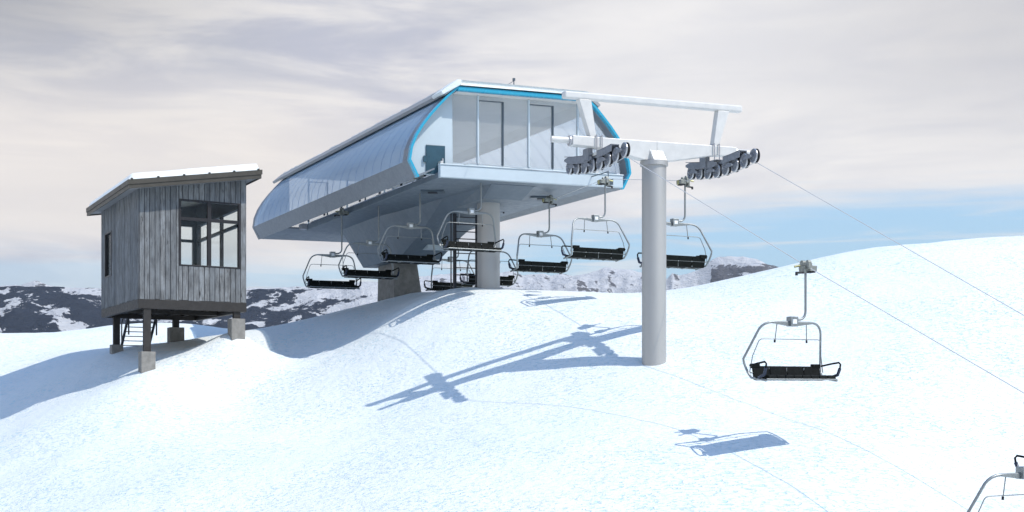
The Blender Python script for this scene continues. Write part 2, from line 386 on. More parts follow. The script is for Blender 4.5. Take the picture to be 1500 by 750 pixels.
# ------------------------------------------------------------------ lift tower
gt = gz(4.49, 41)
tw = empty('lift_tower', L(0, 0, gt-.05), 'grey tubular lift tower with white crossarm standing alone on the snow', 'lift tower')
b = MB(); b.lathe(L(0, 0, 0), (0, 0, 1), [(.385, gt-1.2), (.385, 7.14)], 48)
b.lathe(L(0, 0, 0), (0, 0, 1), [(.385, 7.10), (.44, 7.11), (.44, 7.25), (0.001, 7.25)], 48); b.build('pole', M['column'], tw)
b = MB()   # crossarm: box girder that deepens over the pole
for s in (-1, 1):
    b.prism([L(s*w_, -.17, z) for w_, z in ((.0, 7.27), (.45, 7.27), (2.1, 7.56), (2.86, 7.58), (2.86, 7.87), (0, 7.87))],
            [L(s*w_, .17, z) for w_, z in ((.0, 7.27), (.45, 7.27), (2.1, 7.56), (2.86, 7.58), (2.86, 7.87), (0, 7.87))])
ca = b.build('crossarm', M['white'], tw, bevel=.02)
for s, w1 in ((-1, 3.5), (1, 3.4)):
    b = MB(); b.tube([L(s*2.85, 0, 7.74), L(s*w1, 0, 7.74)], .1, 20); b.mat(1).tube([L(s*2.86, 0, 7.73), L(s*2.92, 0, 7.73)], .155, 20)
    b.build('end_tube', [M['white'], M['galv']], ca)
b = MB()
b.prism([L(-.22, -.32, 7.26), L(.22, -.32, 7.26), L(.22, -.36, 7.26), L(-.22, -.36, 7.26)], [L(-.22, -.18, 7.56), L(.18, -.18, 7.56), L(.18, -.22, 7.56), L(-.22, -.22, 7.56)])
b.prism([L(-.245, -.40, 7.255), L(-.245, -.17, 7.255), L(-.245, -.17, 7.6)], [L(-.215, -.40, 7.255), L(-.215, -.17, 7.255), L(-.215, -.17, 7.6)])
b.build('gusset_plate', M['white'], ca)
b = MB(); b.box((-3.1, -.13, 9.02), (3.1, .13, 9.24), L); lf = b.build('lifting_beam', M['white'], tw, bevel=.05, seg=3)
for s in (-1, 1):
    b = MB(); T_ = [(2.22, 9.02), (2.62, 9.02), (2.24, 7.875), (2.05, 7.875)]
    b.prism([L(s*x, -.115, z) for x, z in T_], [L(s*x, .115, z) for x, z in T_])
    b.build('beam_leg', M['white'], lf, bevel=.01)
def arc(t):   # centre height of the sheave wheels along the train (hold-down curve)
    return 7.03+.055*max(t-.1, 0)+.085*max(t-.1, 0)**2*.5+.045*max(-t, 0)**2
def sheave_wheel(c, parent):
    b = MB(); r = .22; ax = R_
    b.lathe(c, ax, [(.001, -.085), (.05, -.085), (.055, -.06), (.13, -.045), (.165, -.065), (.205, -.07), (.225, -.055), (.225, -.03), (.205, -.02), (.20, .02), (.225, .03), (.225, .055), (.205, .07), (.13, .045), (.05, .085), (.001, .085)],
            28, [0, 0, 0, 0, 0, 2, 2, 2, 1, 1, 1, 1, 0, 0, 0])
    for k in range(6):
        a = k*math.pi/3; q = V3(c)-ax*.062+A_*math.cos(a)*.10+V3((0, 0, 1))*math.sin(a)*.10
        b.mat(2).lathe(q, ax, [(.014, -.01), (.014, .01)], 6)
    return b.build('sheave', [M['sheave'], M['rubber'], M['liner']], parent)
def train(w0, shift, parent):
    ts = [1.5-.485*k for k in range(8)]
    b = MB()
    for (ta, tb, h0, h1) in ((1.66, -.10, .10, .34), (-.42, -1.30, .14, .36)):
        for dw in (-.135, .12):
            n = 6; lo = []; hi = []
            for k in range(n+1):
                t = ta+(tb-ta)*k/n; z = arc(t); e = .07 if k in (0, n) and ta > 0 else 0
                lo.append((t, z+h0+e)); hi.append((t, z+h1-e*1.5))
            poly = lo+hi[::-1]
            for q in range(n):
                P4 = [lo[q], lo[q+1], hi[q+1], hi[q]]
                b.prism([L(w0+dw, t+shift, z) for t, z in P4], [L(w0+dw+.018, t+shift, z) for t, z in P4])
        z0 = arc((ta+tb)/2)
        for q in range(8):
            t = ta+(tb-ta)*q/8; t2 = ta+(tb-ta)*(q+1)/8
            b.prism([L(w0-.135, t+shift, arc(t)+h1-.02), L(w0+.138, t+shift, arc(t)+h1-.02), L(w0+.138, t2+shift, arc(t2)+h1-.02), L(w0-.135, t2+shift, arc(t2)+h1-.02)],
                    [L(w0-.135, t+shift, arc(t)+h1), L(w0+.138, t+shift, arc(t)+h1), L(w0+.138, t2+shift, arc(t2)+h1), L(w0-.135, t2+shift, arc(t2)+h1)])
    for k in range(0, 8, 2):           # short rockers holding the wheels in pairs
        t0, t1 = ts[k], ts[k+1]; tm = (t0+t1)/2
        for dw in (-.115, .098):
            b.prism([L(w0+dw, t+shift, z) for t, z in ((t0+.03, arc(t0)-.03), (t1-.03, arc(t1)-.03), (t1-.03, arc(t1)+.03), (tm, arc(tm)+.13), (t0+.03, arc(t0)+.03))],
                    [L(w0+dw+.017, t+shift, z) for t, z in ((t0+.03, arc(t0)-.03), (t1-.03, arc(t1)-.03), (t1-.03, arc(t1)+.03), (tm, arc(tm)+.13), (t0+.03, arc(t0)+.03))])
    for t in ts: b.mat(1).tube([L(w0-.15, t+shift, arc(t)), L(w0+.15, t+shift, arc(t))], .03, 8)
    b.mat(0).box((w0-.17, .08, 7.2), (w0-.02, .42, 7.565), L)
    b.mat(2).box((w0-.06, -.26, 7.30), (w0+.20, .02, 7.40), L).mat(1)
    for dw in (-.04, .14):
        b.tube([L(w0+dw, -.22, 7.30), L(w0+dw, -.22, 7.93)], .02, 6)
        b.tube([L(w0+dw, -.22, 7.90), L(w0+dw, .22, 7.90)], .018, 6)
    b.mat(3).box((w0-.05, -.24, 7.29), (w0+.19, -.05, 7.345), L)
    b.mat(0).box((w0-.03, -.55+shift, arc(-.3)+.2), (w0+.03, .1+shift, arc(-.3)+.27), L)
    ob = b.build('sheave_frame', [M['sheave'], M['galv'], M['white'], M['rubber']], parent)
    for t in ts: sheave_wheel(L(w0, t+shift, arc(t)), ob)
train(-2.05, .05, tw); train(2.05, -.38, tw)

# ------------------------------------------------------------------ haul rope (one loop)
gA = W(1180, 389, 33.0); gB = W(1521, 588, 26.3)
GR = {'R1': (1006, 268, 43.0), 'R2': (886, 268, 47.6), 'R3': (811, 297, 51.6)}
def extrap(p, q, k): return q+(q-p)*k
lw = -2.05
ropeL = [L(-2.6, 24, 8.42), L(-2.6, 11, 8.5), L(-2.2, 9.0, 8.5)]+[L(lw, t+.05, arc(t)-.205) for t in np.linspace(1.6, -1.95, 12)]+[gA, gB, extrap(gA, gB, 1.6)]
rR = W(1500, 462, 31.0); r0 = L(2.05, -1.9-.45, arc(-1.9)-.21)
ropeR = [L(2.6, 24, 8.42), L(2.75, 15, 8.3), L(2.9, 13, 7.9), W(811, 292, 51.6), W(886, 262, 47.6), W(1006, 265, 43.2)]+[L(2.05, t-.38, arc(t)-.205) for t in np.linspace(1.4, -1.95, 12)]+[rR, extrap(r0, rR, .9)]
hr = empty('haul_rope', L(0, 0, 7.0), 'thin steel haul rope running from the station over the tower wheels down past the chairs', 'lift cable')
MB().tube(ropeL, .011, 6).build('descending_strand', M['rope'], hr)
MB().tube(ropeR, .011, 6).build('ascending_strand', M['rope'], hr)

# ------------------------------------------------------------------ station
T0, T1, TB_ = 9.26, 31.2, 25.7
PRO = [(-4.47, 8.53), (-4.40, 9.0), (-4.22, 9.45), (-3.97, 9.86), (-3.65, 10.28), (-3.28, 10.70), (-2.95, 11.05), (-2.60, 11.34)]
PROF = PRO+[(-x, z) for x, z in PRO[::-1]]
LOW = [(-4.15, 7.90)]
stn = empty('lift_station', L(0, 12.3, 4.0), 'blue glazed barrel-vaulted lift station with turquoise rim raised on a column', 'lift station')
for s, nm in ((-1, 'side_glazing'), (1, 'side_glazing')):
    b = MB(); pr = [(s*-x, z) for x, z in PRO]; nt = 22
    vs = [L(x, T0+.02+(T1-T0-.02)*k/nt, z) for k in range(nt+1) for x, z in pr]; m_ = len(pr)
    b.add(vs, [[k*m_+i, k*m_+i+1, (k+1)*m_+i+1, (k+1)*m_+i] for k in range(nt) for i in range(m_-1)], True)
    sg = b.build(nm, M['skin'], stn)
    for k in range(1, nt):
        b = MB(); t = T0+(T1-T0)*k/nt
        for i in range(m_-1):
            (x0, z0), (x1, z1) = pr[i], pr[i+1]
            b.prism([L(x0*1.0012, t-.011, z0), L(x0*1.0012, t+.011, z0), L(x1*1.0012, t+.011, z1), L(x1*1.0012, t-.011, z1)],
                    [L(x0*.9992, t-.011, z0), L(x0*.9992, t+.011, z0), L(x1*.9992, t+.011, z1), L(x1*.9992, t-.011, z1)])
        b.build('panel_seam', M['seam'], sg)
def ring(prof, d0, d1, t0, t1, m, name, parent):
    """band following the end outline, between offsets d0 (outer) and d1 (inner)"""
    c = V3((0, 9.7)); n = len(prof); O = []; I = []
    for i, p in enumerate(prof):
        a = V3(prof[max(i-1, 0)]); q = V3(prof[min(i+1, n-1)]); d = q-a; d /= np.linalg.norm(d); nr = V3((-d[1], d[0]))
        if np.dot(nr, V3(p)-c) < 0: nr = -nr
        O.append(V3(p)+nr*d0); I.append(V3(p)+nr*d1)
    b = MB(); vs = []
    for i in range(n): vs += [L(*[O[i][0], t0, O[i][1]]), L(O[i][0], t1, O[i][1]), L(I[i][0], t1, I[i][1]), L(I[i][0], t0, I[i][1])]
    fs = [[4*i+k, 4*i+(k+1) % 4, 4*i+4+(k+1) % 4, 4*i+4+k] for i in range(n-1) for k in range(4)]
    fs += [[0, 1, 2, 3], [4*n-4, 4*n-1, 4*n-2, 4*n-3]]
    b.add(vs, fs); return b.build(name, m, parent)
full = [(-4.15, 7.90)]+PROF+[(4.15, 7.90)]
ring(full, .03, -.055, T0-.10, T0+.10, M['blue'], 'turquoise_rim', stn)
ring(full, .012, -.05, T0+.101, T0+.62, M['shell'], 'rim_flashing', stn)
ring(full, .012, -.05, T1-.25, T1+.05, M['shell'], 'rear_rim', stn)
# blue header is deeper along the flat roof edge
MB().box((-2.62, T0-.13, 11.20), (2.62, T0+.08, 11.37), L).build('roof_header', M['blue'], stn, bevel=.03)
# roof deck with snow, and ceiling
RP = [(-3.0, 10.98), (-2.58, 11.31), (2.58, 11.31), (3.0, 10.98), (2.7, 11.10), (2.4, 11.22), (-2.4, 11.22), (-2.7, 11.10)]
b = MB(); b.box((-2.58, T0+.1, 11.20), (2.58, T1, 11.34), L); rd = b.build('ceiling', M['ceil'], stn)
for q in (-1, 1):
    b = MB(); cp = [(2.585, 11.25), (2.585, 11.20), (2.86, 11.02), (3.02, 10.88), (3.04, 10.92), (2.88, 11.06)]
    b.prism([L(q*x, T0+.55, z) for x, z in cp], [L(q*x, T1-.3, z) for x, z in cp]); b.build('ceiling_cove', M['ceil'], stn)
for q in (-1, 1):       # sloping sides of the roof snow, their shade painted in as grey
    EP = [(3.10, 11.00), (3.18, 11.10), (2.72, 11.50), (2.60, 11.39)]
    b = MB(); b.prism([L(q*x, T0-.12, z) for x, z in EP], [L(q*x, T1+1.0, z) for x, z in EP]); b.build('shaded_snow_strip', M['edge'], stn, bevel=.01)
SP = [(-2.72, 11.40), (-2.74, 11.50), (-2.58, 11.58), (2.58, 11.58), (2.74, 11.50), (2.72, 11.40)]
b = MB(); n = 60; m_ = len(SP); ring_v = []
for k in range(n+1):
    t = T0-.18+(T1+1.0-T0+.18)*k/n
    ring_v += [L(x+random.uniform(-.015, .015), t, z+(random.uniform(-.02, .03) if z > 11.45 else 0)) for x, z in SP]
b.add(ring_v, [[k*m_+i, k*m_+(i+1) % m_, (k+1)*m_+(i+1) % m_, (k+1)*m_+i] for k in range(n) for i in range(m_)]+[[0, 1, 2, 3, 4, 5], [n*m_+i for i in range(m_)][::-1]], True)
b.build('roof_snow', M['roofsnow'], stn)
b = MB(); q4 = [(-3.24, 10.98), (-3.30, 11.10), (-2.66, 11.60), (-2.5, 11.60), (-2.5, 11.42)]
b.prism([L(x-.01, T0-.20, z) for x, z in q4], [L(x-.01, T0+.75, z+.004) for x, z in q4]); b.build('snow_lip', M['roofsnow'], stn, bevel=.03)
b = MB(); b.box((-3.2, T0+.6, 8.165), (3.2, TB_-.2, 8.19), L); b.box((-3.2, T0+.6, 8.19), (3.2, T0+.75, 8.24), L); b.build('bounce_floor', M['logo'], stn)  # white floor sheet added over the belly deck to bounce light upward
# lower opaque band, sloping underside wings
for s in (-1, 1):
    b = MB(); q = [(4.47, 8.53), (4.15, 7.90), (3.42, 8.26), (3.46, 8.30), (4.12, 8.0), (4.40, 8.53)]
    ta = T0+.11
    vs = [L(s*x, t, z) for t in (ta, T1) for x, z in q]; m_ = len(q)
    b.add(vs, [[i, (i+1) % m_, m_+(i+1) % m_, m_+i] for i in range(m_)]+[[5, 4, 1, 0], [4, 3, 2, 1], [m_+0, m_+1, m_+4, m_+5], [m_+1, m_+2, m_+3, m_+4]])
    b.build('lower_band', M['shell'], stn)
# end walls
def end_wall(tp, d, parent, door):
    WB = [(-4.38, 8.53), (-4.32, 9.0), (-4.14, 9.45), (-3.90, 9.85), (-3.58, 10.26), (-3.22, 10.67), (-2.9, 11.02), (-2.62, 11.19)]
    b = MB(); poly = [(-4.15, 8.10)]+WB+[(-2.60, 8.10)]
    b.prism([L(x, tp, z) for x, z in poly], [L(x, tp+d*.08, z) for x, z in poly]); b.build('end_panel', M['panel'], parent)
    b = MB(); b.box((-2.6, tp, 8.10), (4.15, tp+d*.08, 8.60), L); b.build('sill_panel', M['panel'], parent)
    b = MB(); g = [(-2.58, 8.61), (4.33, 8.61)]+[(-x, z) for x, z in WB[1:]]+[(-2.58, 11.19)]
    b.prism([L(x, tp+d*.03, z) for x, z in g], [L(x, tp+d*.045, z) for x, z in g]); gl = b.build('end_glass', M['glass'], parent)
    for i, w0 in enumerate((-1.60, -.60, .46, 1.45, 2.5)):
        dk = i in (1, 3); zt = 11.0 if abs(w0) < 2.4 else 11.15
        b = MB(); hw = .024 if dk else .028
        b.box((w0-hw, tp-.03*d, 8.605), (w0+hw, tp+d*.09, zt+(.0 if dk else .19)), L)
        if dk: b.box((w0-.98, tp-.03*d, zt+.003), (w0+hw, tp+d*.09, zt+.026), L)
        b.build('mullion', M['slate'] if dk else M['palemul'], gl)
    if door:
        b = MB(); b.box((-3.66, tp-.05, 8.12), (-2.92, tp-.005, 9.20), L)
        dr = b.build('door', M['teal'], parent, bevel=.01)
        MB().box((-3.76, tp-.10, 8.55), (-3.665, tp-.01, 8.78), L).build('wall_box', M['teal'], parent)
        MB().box((-3.05, tp-.09, 8.60), (-3.0, tp-.052, 8.72), L).build('handle', M['galv'], dr)
end_wall(T0+.42, 1, stn, True); end_wall(T1-.15, -1, stn, False)
# belly, fascia, slots
b = MB(); TB = 25.7
b.prism([L(-3.30, T0+.02, 7.94), L(3.30, T0+.02, 7.94), L(3.30, TB, 7.80), L(0, TB+1.4, 7.66), L(-3.30, TB, 7.80)],
        [L(-3.30, T0+.02, 8.16), L(3.30, T0+.02, 8.16), L(3.30, TB, 8.10), L(0, TB+1.4, 8.10), L(-3.30, TB, 8.10)])
bl = b.build('belly_deck', M['belly'], stn, bevel=.02)
b = MB(); b.box((-3.34, T0-.2, 7.93), (4.08, T0+.015, 8.38), L); b.box((-3.36, T0-.23, 8.385), (4.1, T0+.01, 8.43), L); b.build('front_fascia', M['panel'], stn, bevel=.012)
b = MB()
b.prism([L(-4.1, TB+1.0, 7.99), L(4.1, TB+1.0, 7.99), L(4.12, T1-.02, 7.93), L(-4.12, T1-.02, 7.93)], [L(-4.1, TB+1.0, 8.06), L(4.1, TB+1.0, 8.06), L(4.12, T1-.02, 8.0), L(-4.12, T1-.02, 8.0)])
b.build('rear_soffit', M['belly'], stn)
for s in (-1, 1):
    b = MB()
    for k in range(7):
        t = T0+1.2+k*2.45; b.box((s*3.36-.03, t, 8.165), (s*3.36+.03, t+.12, 8.50), L)
    b.mat(1).box((s*3.15-.05, T0+.1, 8.42), (s*3.15+.05, TB+1, 8.58), L)
    b.build('grip_rail', [M['dark'], M['white']], stn)
b = MB(); b.box((-3.55, TB-.1, 7.86), (-3.3, TB+.45, 8.12), L); b.build('rail_end_block', M['galv'], stn)
for (x, y) in ((-3.13, 51.2), (1.2, 52.85)):
    b = MB(); D = 7.93-.0085*(y-49.3)
    b.box((x-.45, y-.35, D-.07), (x+.45, y+.35, D+.03)); hb = b.build('belly_vent', M['slate'], bl)
    b = MB(); b.box((x-.18, y-.2, D-.10), (x+.18, y+.2, D-.072)); b.build('vent_core', M['dark'], hb) if False else b.build('vent_cover', M['dark'], bl)
# keel beam on the axis
b = MB(); kp = [(9.9, 7.93), (11.0, 7.52), (13.6, 7.50), (17.2, 6.75), (19.6, 5.98), (24.4, 5.95), (25.4, 6.6), (25.9, 7.72)]
n = len(kp); vs = []
for t, z in kp:
    zt = 7.945-.0085*(t-T0)
    if z > zt-.05: z = zt-.02
    hb_ = .95 if t > 16 else .8; ht = 1.15+.9*(zt-z)/2 if t > 12 else .95
    vs += [L(-hb_, t, z), L(hb_, t, z), L(ht, t, zt), L(-ht, t, zt)]
b.add(vs, [[4*i+k, 4*i+(k+1) % 4, 4*i+4+(k+1) % 4, 4*i+4+k] for i in range(n-1) for k in range(4)]+[[0, 1, 2, 3], [4*n-1, 4*n-2, 4*n-3, 4*n-4]])
b.build('keel_beam', M['belly'], stn, bevel=.02)
b = MB(); b.box((-.25, 18.1, 6.28), (1.25, 18.7, 6.62), L); b.build('keel_box', M['panel'], stn, bevel=.02)
b = MB(); b.lathe(L(0, 12.3, 0), (0, 0, 1), [(.455, 2.6), (.455, 7.56)], 40); b.build('column', M['column'], stn)
b = MB(); b.prism([L(-.55, 21.3, 2.4), L(1.1, 21.3, 2.4), L(1.1, 23.7, 2.4), L(-.55, 23.7, 2.4)], [L(-.5, 21.5, 5.97), L(.62, 21.5, 5.97), L(.62, 23.6, 5.97), L(-.5, 23.6, 5.97)])
b.build('rear_pier', M['concrete'], stn, bevel=.03)
b = MB(); tl_ = 14.3
lad = MB()
for w0 in (-.55, .42): lad.box((w0-.05, tl_, 3.6), (w0+.05, tl_+.14, 7.62), L)
ld = lad.build('ladder', M['dark'], stn)
MB().box((-.73, tl_+.05, 3.6), (-.69, tl_+.09, 7.6), L).build('ladder_cable', M['dark'], ld)
for k in range(13): MB().box((-.5, tl_+.04, 3.9+k*.30), (.37, tl_+.11, 3.935+k*.30), L).build('rung', M['dark'], ld)
b = MB(); b.tube([L(-.05, 9.9, 11.5), L(-.05, 9.9, 12.0)], .022, 6); b.tube([L(-.05, 9.9, 11.93), L(-.45, 9.9, 11.66)], .010, 5); b.box((-.09, 9.86, 11.93), (-.01, 9.94, 12.03), L)
b.build('antenna', M['slate'], stn)
b = MB(); b.prism([L(2.25, 7.7, 7.78), L(2.9, 7.7, 8.02), L(2.9, 7.7, 7.78)], [L(2.25, 7.9, 7.78), L(2.9, 7.9, 8.02), L(2.9, 7.9, 7.78)])
b.tube([L(2.75, 7.8, 8.0), L(2.75, 7.8, 8.3)], .02, 6); b.tube([L(2.75, 7.8, 8.28), L(2.75, 9.2, 8.28)], .02, 6); b.build('entry_guide', M['slate'], stn)

# ------------------------------------------------------------------ chairs
def arcpts(p, c, q, n=6):
    p, c, q = map(V3, (p, c, q)); return [tuple((1-t)**2*p+2*t*(1-t)*c+t*t*q) for t in np.linspace(0, 1, n)]
def make_chair(s, ext=0.0):
    """origin on the rope; x sideways, y the way the rider faces; s: side the frame is offset to"""
    root = bpy.data.objects.new('chairlift_chair', None); COL.objects.link(root); root.empty_display_size = .3
    root['drop'] = ext; ox = .42*s
    b = MB(); b.mat(0).box((-.06, -.20, -.10), (.06, .20, .05)); b.box((-.13-.14, -.16, -.14), (-.06, .12, .0)); b.box((.061, -.12, -.20), (.12, .10, -.02))
    b.tube([(-.05, -.1, .07), (.05, -.1, .07)], .07, 12); b.tube([(-.05, .12, .07), (.05, .12, .07)], .06, 12)
    b.mat(1).tube([(.1, .05, -.19), (.34, .05, -.20)], .028, 8); b.box((.30, .02, -.27), (.35, .08, -.18))
    b.mat(2).tube([(.12, -.08, .0), (.26, -.12, -.03)], .03, 8); b.tube([(-.27, 0, -.02), (-.27, 0, -.15)], .05, 8)
    b.mat(1).box((-.25, -.13, -.18), (-.09, .09, -.142))
    g = b.build('grip', [M['cast'], M['rubber'], M['brass']], root, bevel=.008)
    b = MB(); b.tube([(0, 0, -.10+ext), (0, 0, -1.08)]+arcpts((0, 0, -1.15), (0, 0, -1.38), (ox*.6, 0, -1.385), 7)+[(ox, 0, -1.385)], .032, 10)
    b.build('hanger_arm', M['frame'], root)
    b = MB(); b.box((ox-.115, -.10, -1.56), (ox+.115, .10, -1.31)); b.mat(1).box((ox-.07, -.106, -1.50), (ox+.07, .106, -1.38))
    b.build('hanger_block', [M['frame'], M['logo']], root, bevel=.012)
    b = MB()
    for q in (-1, 1):
        P4 = lambda x, h: [(ox+q*x, -.035, -1.47-h), (ox+q*x, .035, -1.47-h), (ox+q*x, .035, -1.455), (ox+q*x, -.035, -1.455)]
        b.prism(P4(.10, .085), P4(.62, .02))
    path = []
    half = [(.45, 0, -1.455)]+arcpts((.62, -.0, -1.46), (.92, -.04, -1.47), (1.0, -.12, -1.72), 6)+[(1.22, -.40, -2.38)]+arcpts((1.21, -.39, -2.48), (1.17, -.32, -2.72), (1.12, -.20, -2.86), 4)+[(1.11, .38, -2.93)]
    path = [(ox-x, y, z) for x, y, z in half[::-1]]+[(ox+x, y, z) for x, y, z in half]
    b.tube(path, .03, 8)
    b.tube([(ox-1.1, .40, -2.90), (ox+1.1, .40, -2.90)], .022, 6); b.tube([(ox-1.12, -.24, -2.73), (ox+1.12, -.24, -2.73)], .022, 6)
    for x in (-.55, 0, .55): b.tube([(ox+x, -.235, -2.60), (ox+x, -.22, -2.90), (ox+x, .40, -2.925)], .014, 5)
    b.build('bail_frame', M['frame'], root)
    b = MB(); n = 8
    for k in range(n):       # padded seat pan, four places
        x0 = ox-1.06+2.12*k/n; x1 = ox-1.06+2.12*(k+1)/n-.006
        b.prism([(x0, -.16, -2.93), (x1, -.16, -2.93), (x1, .42, -2.89), (x0, .42, -2.89)], [(x0, -.16, -2.84), (x1, -.16, -2.84), (x1, .40, -2.79), (x0, .40, -2.79)])
    b.build('seat', M['seat'], root, bevel=.02)
    b = MB()
    for k in range(4):
        x0 = ox-1.06+2.12*k/4; x1 = ox-1.06+2.12*(k+1)/4-.008
        b.prism([(x0, -.215, -2.92), (x1, -.215, -2.92), (x1, -.16, -2.92), (x0, -.16, -2.92)], [(x0, -.30, -2.56), (x1, -.30, -2.56), (x1, -.24, -2.56), (x0, -.24, -2.56)])
    for q in (-1, 1): b.box((ox+q*.96-.13, -.325, -2.62), (ox+q*.96+.13, -.225, -2.50))
    b.build('backrest', M['seat'], root, bevel=.015)
    for q in (-1, 1):
        b = MB(); x = ox+q*1.13
        lp = [(x, -.25, -2.55), (x+q*.02, .1, -2.50), (x+q*.03, .40, -2.47), (x+q*.03, .46, -2.52), (x+q*.03, .42, -2.70), (x+q*.02, .34, -2.78), (x, .0, -2.86)]
        b.tube(lp, .024, 7); b.mat(1).tube([(x+q*.03, .44, -2.62), (x+q*.02, .37, -2.78), (x, .12, -2.85)], .042, 7)
        b.build('armrest', [M['seat'], M['arm']], root)
    b = MB()
    hb = [(1.16, -.22, -2.72), (1.08, -.20, -2.3)]+arcpts((.99, -.10, -1.98), (.97, -.08, -1.885), (.86, -.06, -1.88), 5)
    b.tube([(ox-x, y, z) for x, y, z in hb]+[(ox+x, y, z) for x, y, z in hb[::-1]], .012, 6)
    for x in (-.46, .46):
        b.tube([(ox+x, -.02, -1.46), (ox+x*1.09, -.06, -1.94)], .013, 6); b.mat(1).tube([(ox+x*1.085, -.06, -1.90), (ox+x*1.1, -.06, -1.97)], .026, 7).mat(0)
    b.build('safety_bar', [M['frame'], M['rubber']], root)
    g.location.z += ext
    for ch in [x for x in COL.objects if x.parent == root]: ch.location.z -= ext
    del root['drop']
    return root
def copy_tree(o):
    c = o.copy(); COL.objects.link(c)
    for ch in [x for x in COL.objects if x.parent == o]:
        d = ch.copy(); COL.objects.link(d); d.parent = c
    return c
# (pixel of the hanger block, distance, facing, height, label)
down = make_chair(1); up = make_chair(-1); down_in = make_chair(1, .5); up_in = make_chair(-1, .5)
SX = math.atan2(-A_[0], A_[1])          # heading of the line
LB = 1.435
def place(o, box=None, grip=None, Y=0, face='down', label='', turn=0, ext=0):
    th = SX+(math.pi if face == 'down' else 0)+math.radians(turn)
    o.rotation_euler = (0, 0, th)
    if grip is not None: o.location = tuple(grip)
    else:
        ox = .42*(1 if face == 'down' else -1)
        p = W(box[0], box[1], Y); o.location = (p[0]-ox*math.cos(th), p[1]-ox*math.sin(th), p[2]+LB+ext)
    o['label'] = label; o['category'] = 'chairlift chair'; o['group'] = 'chairs hanging on the ski lift'
DN = [dict(grip=gA, label='nearest whole black chair hanging over open snow right of the tower'),
      dict(grip=gB, label='cropped chair cut off by the lower right corner of the photo'),
      dict(box=(690, 310), Y=49.2, label='chair hanging in front of the ladder and round column under the station'),
      dict(box=(601, 331), Y=51.5, label='chair overlapping the concrete pier top under the station belly'),
      dict(box=(541, 356), Y=54.8, label='chair second from the left under the station, overlapping the leftmost one'),
      dict(box=(487, 373), Y=57.0, label='leftmost chair, hanging free against the snowy hills', turn=-4)]
UP = [dict(box=(1567, 598), Y=28.5, label='chair almost wholly outside the right edge, only its dark armrest loop showing'),
      dict(box=(988, 326), Y=43.3, label='chair partly hidden behind the grey tubular tower'),
      dict(box=(872, 320), Y=47.8, label='chair hanging against blue sky just left of the tower'),
      dict(box=(791, 343), Y=51.6, label='chair between the round column and the one left of the tower, against sky'),
      dict(box=(716, 367), Y=56.5, label='low chair half hidden behind the round station column'),
      dict(box=(660, 380), Y=61.5, label='lowest chair touching the snow crest behind the ladder', turn=4)]
for lst, src, fc, ext in ((DN[:3], down, 'down', 0), (DN[3:], down_in, 'down', .5), (UP[:4], up, 'up', 0), (UP[4:], up_in, 'up', .5)):
    for i, d in enumerate(lst):
        o = src if i == 0 else copy_tree(src)
        place(o, d.get('box'), d.get('grip'), d.get('Y', 0), fc, d['label'], d.get('turn', 0), ext)

# ------------------------------------------------------------------ hut
H0 = V3((-13.8, 48, 0)); E1 = V3((.832, .5547, 0)); E2 = V3((-.47, .883, 0))
def H(a, b_, z): return H0+E1*a+E2*b_+V3((0, 0, z))
HW, HL_ = 4.17, 7.17; ZF = 3.43
rz = lambda a: 7.42+.163*(a+.5)          # underside of the shed roof
hut = empty('operator_hut', H(0, 0, .9), 'weathered grey wooden hut on steel posts with snow on its sloping roof', 'hut')
def planks(fn, length, ztop, openings, nrm, bw=.215, jitter=True, z0=ZF, th=.025):
    """fn(s, d, z): s along the wall, d outward; returns a MB of boards cut round the openings"""
    b = MB(); cuts = [0.0]
    while cuts[-1] < length-.12: cuts.append(cuts[-1]+bw*(random.uniform(.86, 1.14) if jitter else 1))
    cuts[-1] = length
    cuts = sorted(set([c for c in cuts if all(abs(c-e) > .05 for o_ in openings for e in o_[:2])]+[e for o_ in openings for e in o_[:2]]))
    for s0, s1 in zip(cuts[:-1], cuts[1:]):
        g = .011 if jitter else 0; a0, a1 = s0+g, s1-g; d = (random.uniform(0, .012) if jitter else 0)
        mid = (s0+s1)/2; spans = [(z0+(random.uniform(-.02, .015) if jitter else 0), None)]
        for o_ in openings:
            if o_[0] < mid < o_[1]: spans = [(spans[0][0], o_[2]), (o_[3], None)]
        for lo, hi in spans:
            h0, h1 = (hi, hi) if hi is not None else (ztop(a0), ztop(a1))
            b.prism([fn(a0, d, lo), fn(a1, d, lo), fn(a1, d+th, lo), fn(a0, d+th, lo)], [fn(a0, d, h0), fn(a1, d, h1), fn(a1, d+th, h1), fn(a0, d+th, h0)])
    return b
WF = (1.50, 3.955, 4.72, 7.25); WLm = (5.0, 6.4, 4.66, 6.5); WR = (.25, 6.95, 4.72, 7.2); WRe = (2.9, 3.98, 4.72, 7.2)
walls = [('front_wall', lambda s, d, z: H(s, -d, z), HW, rz, [WF]),
         ('side_wall', lambda s, d, z: H(-d, s, z), HL_, lambda s: rz(0), [WLm]),
         ('side_wall', lambda s, d, z: H(HW+d, s, z), HL_, lambda s: rz(HW), [WR]),
         ('rear_wall', lambda s, d, z: H(s, HL_+d, z), HW, rz, [WRe])]
for nm, fn, ln, zt, op in walls:
    wl = planks(fn, ln, zt, op, 1).build(nm, M['wood'], hut)
    bk = planks(lambda s, d, z, f=fn: f(s, d-.12, z), ln, zt, op, 1, bw=50, jitter=False, th=.10); bk.build('wall_lining', M['inner'], wl)
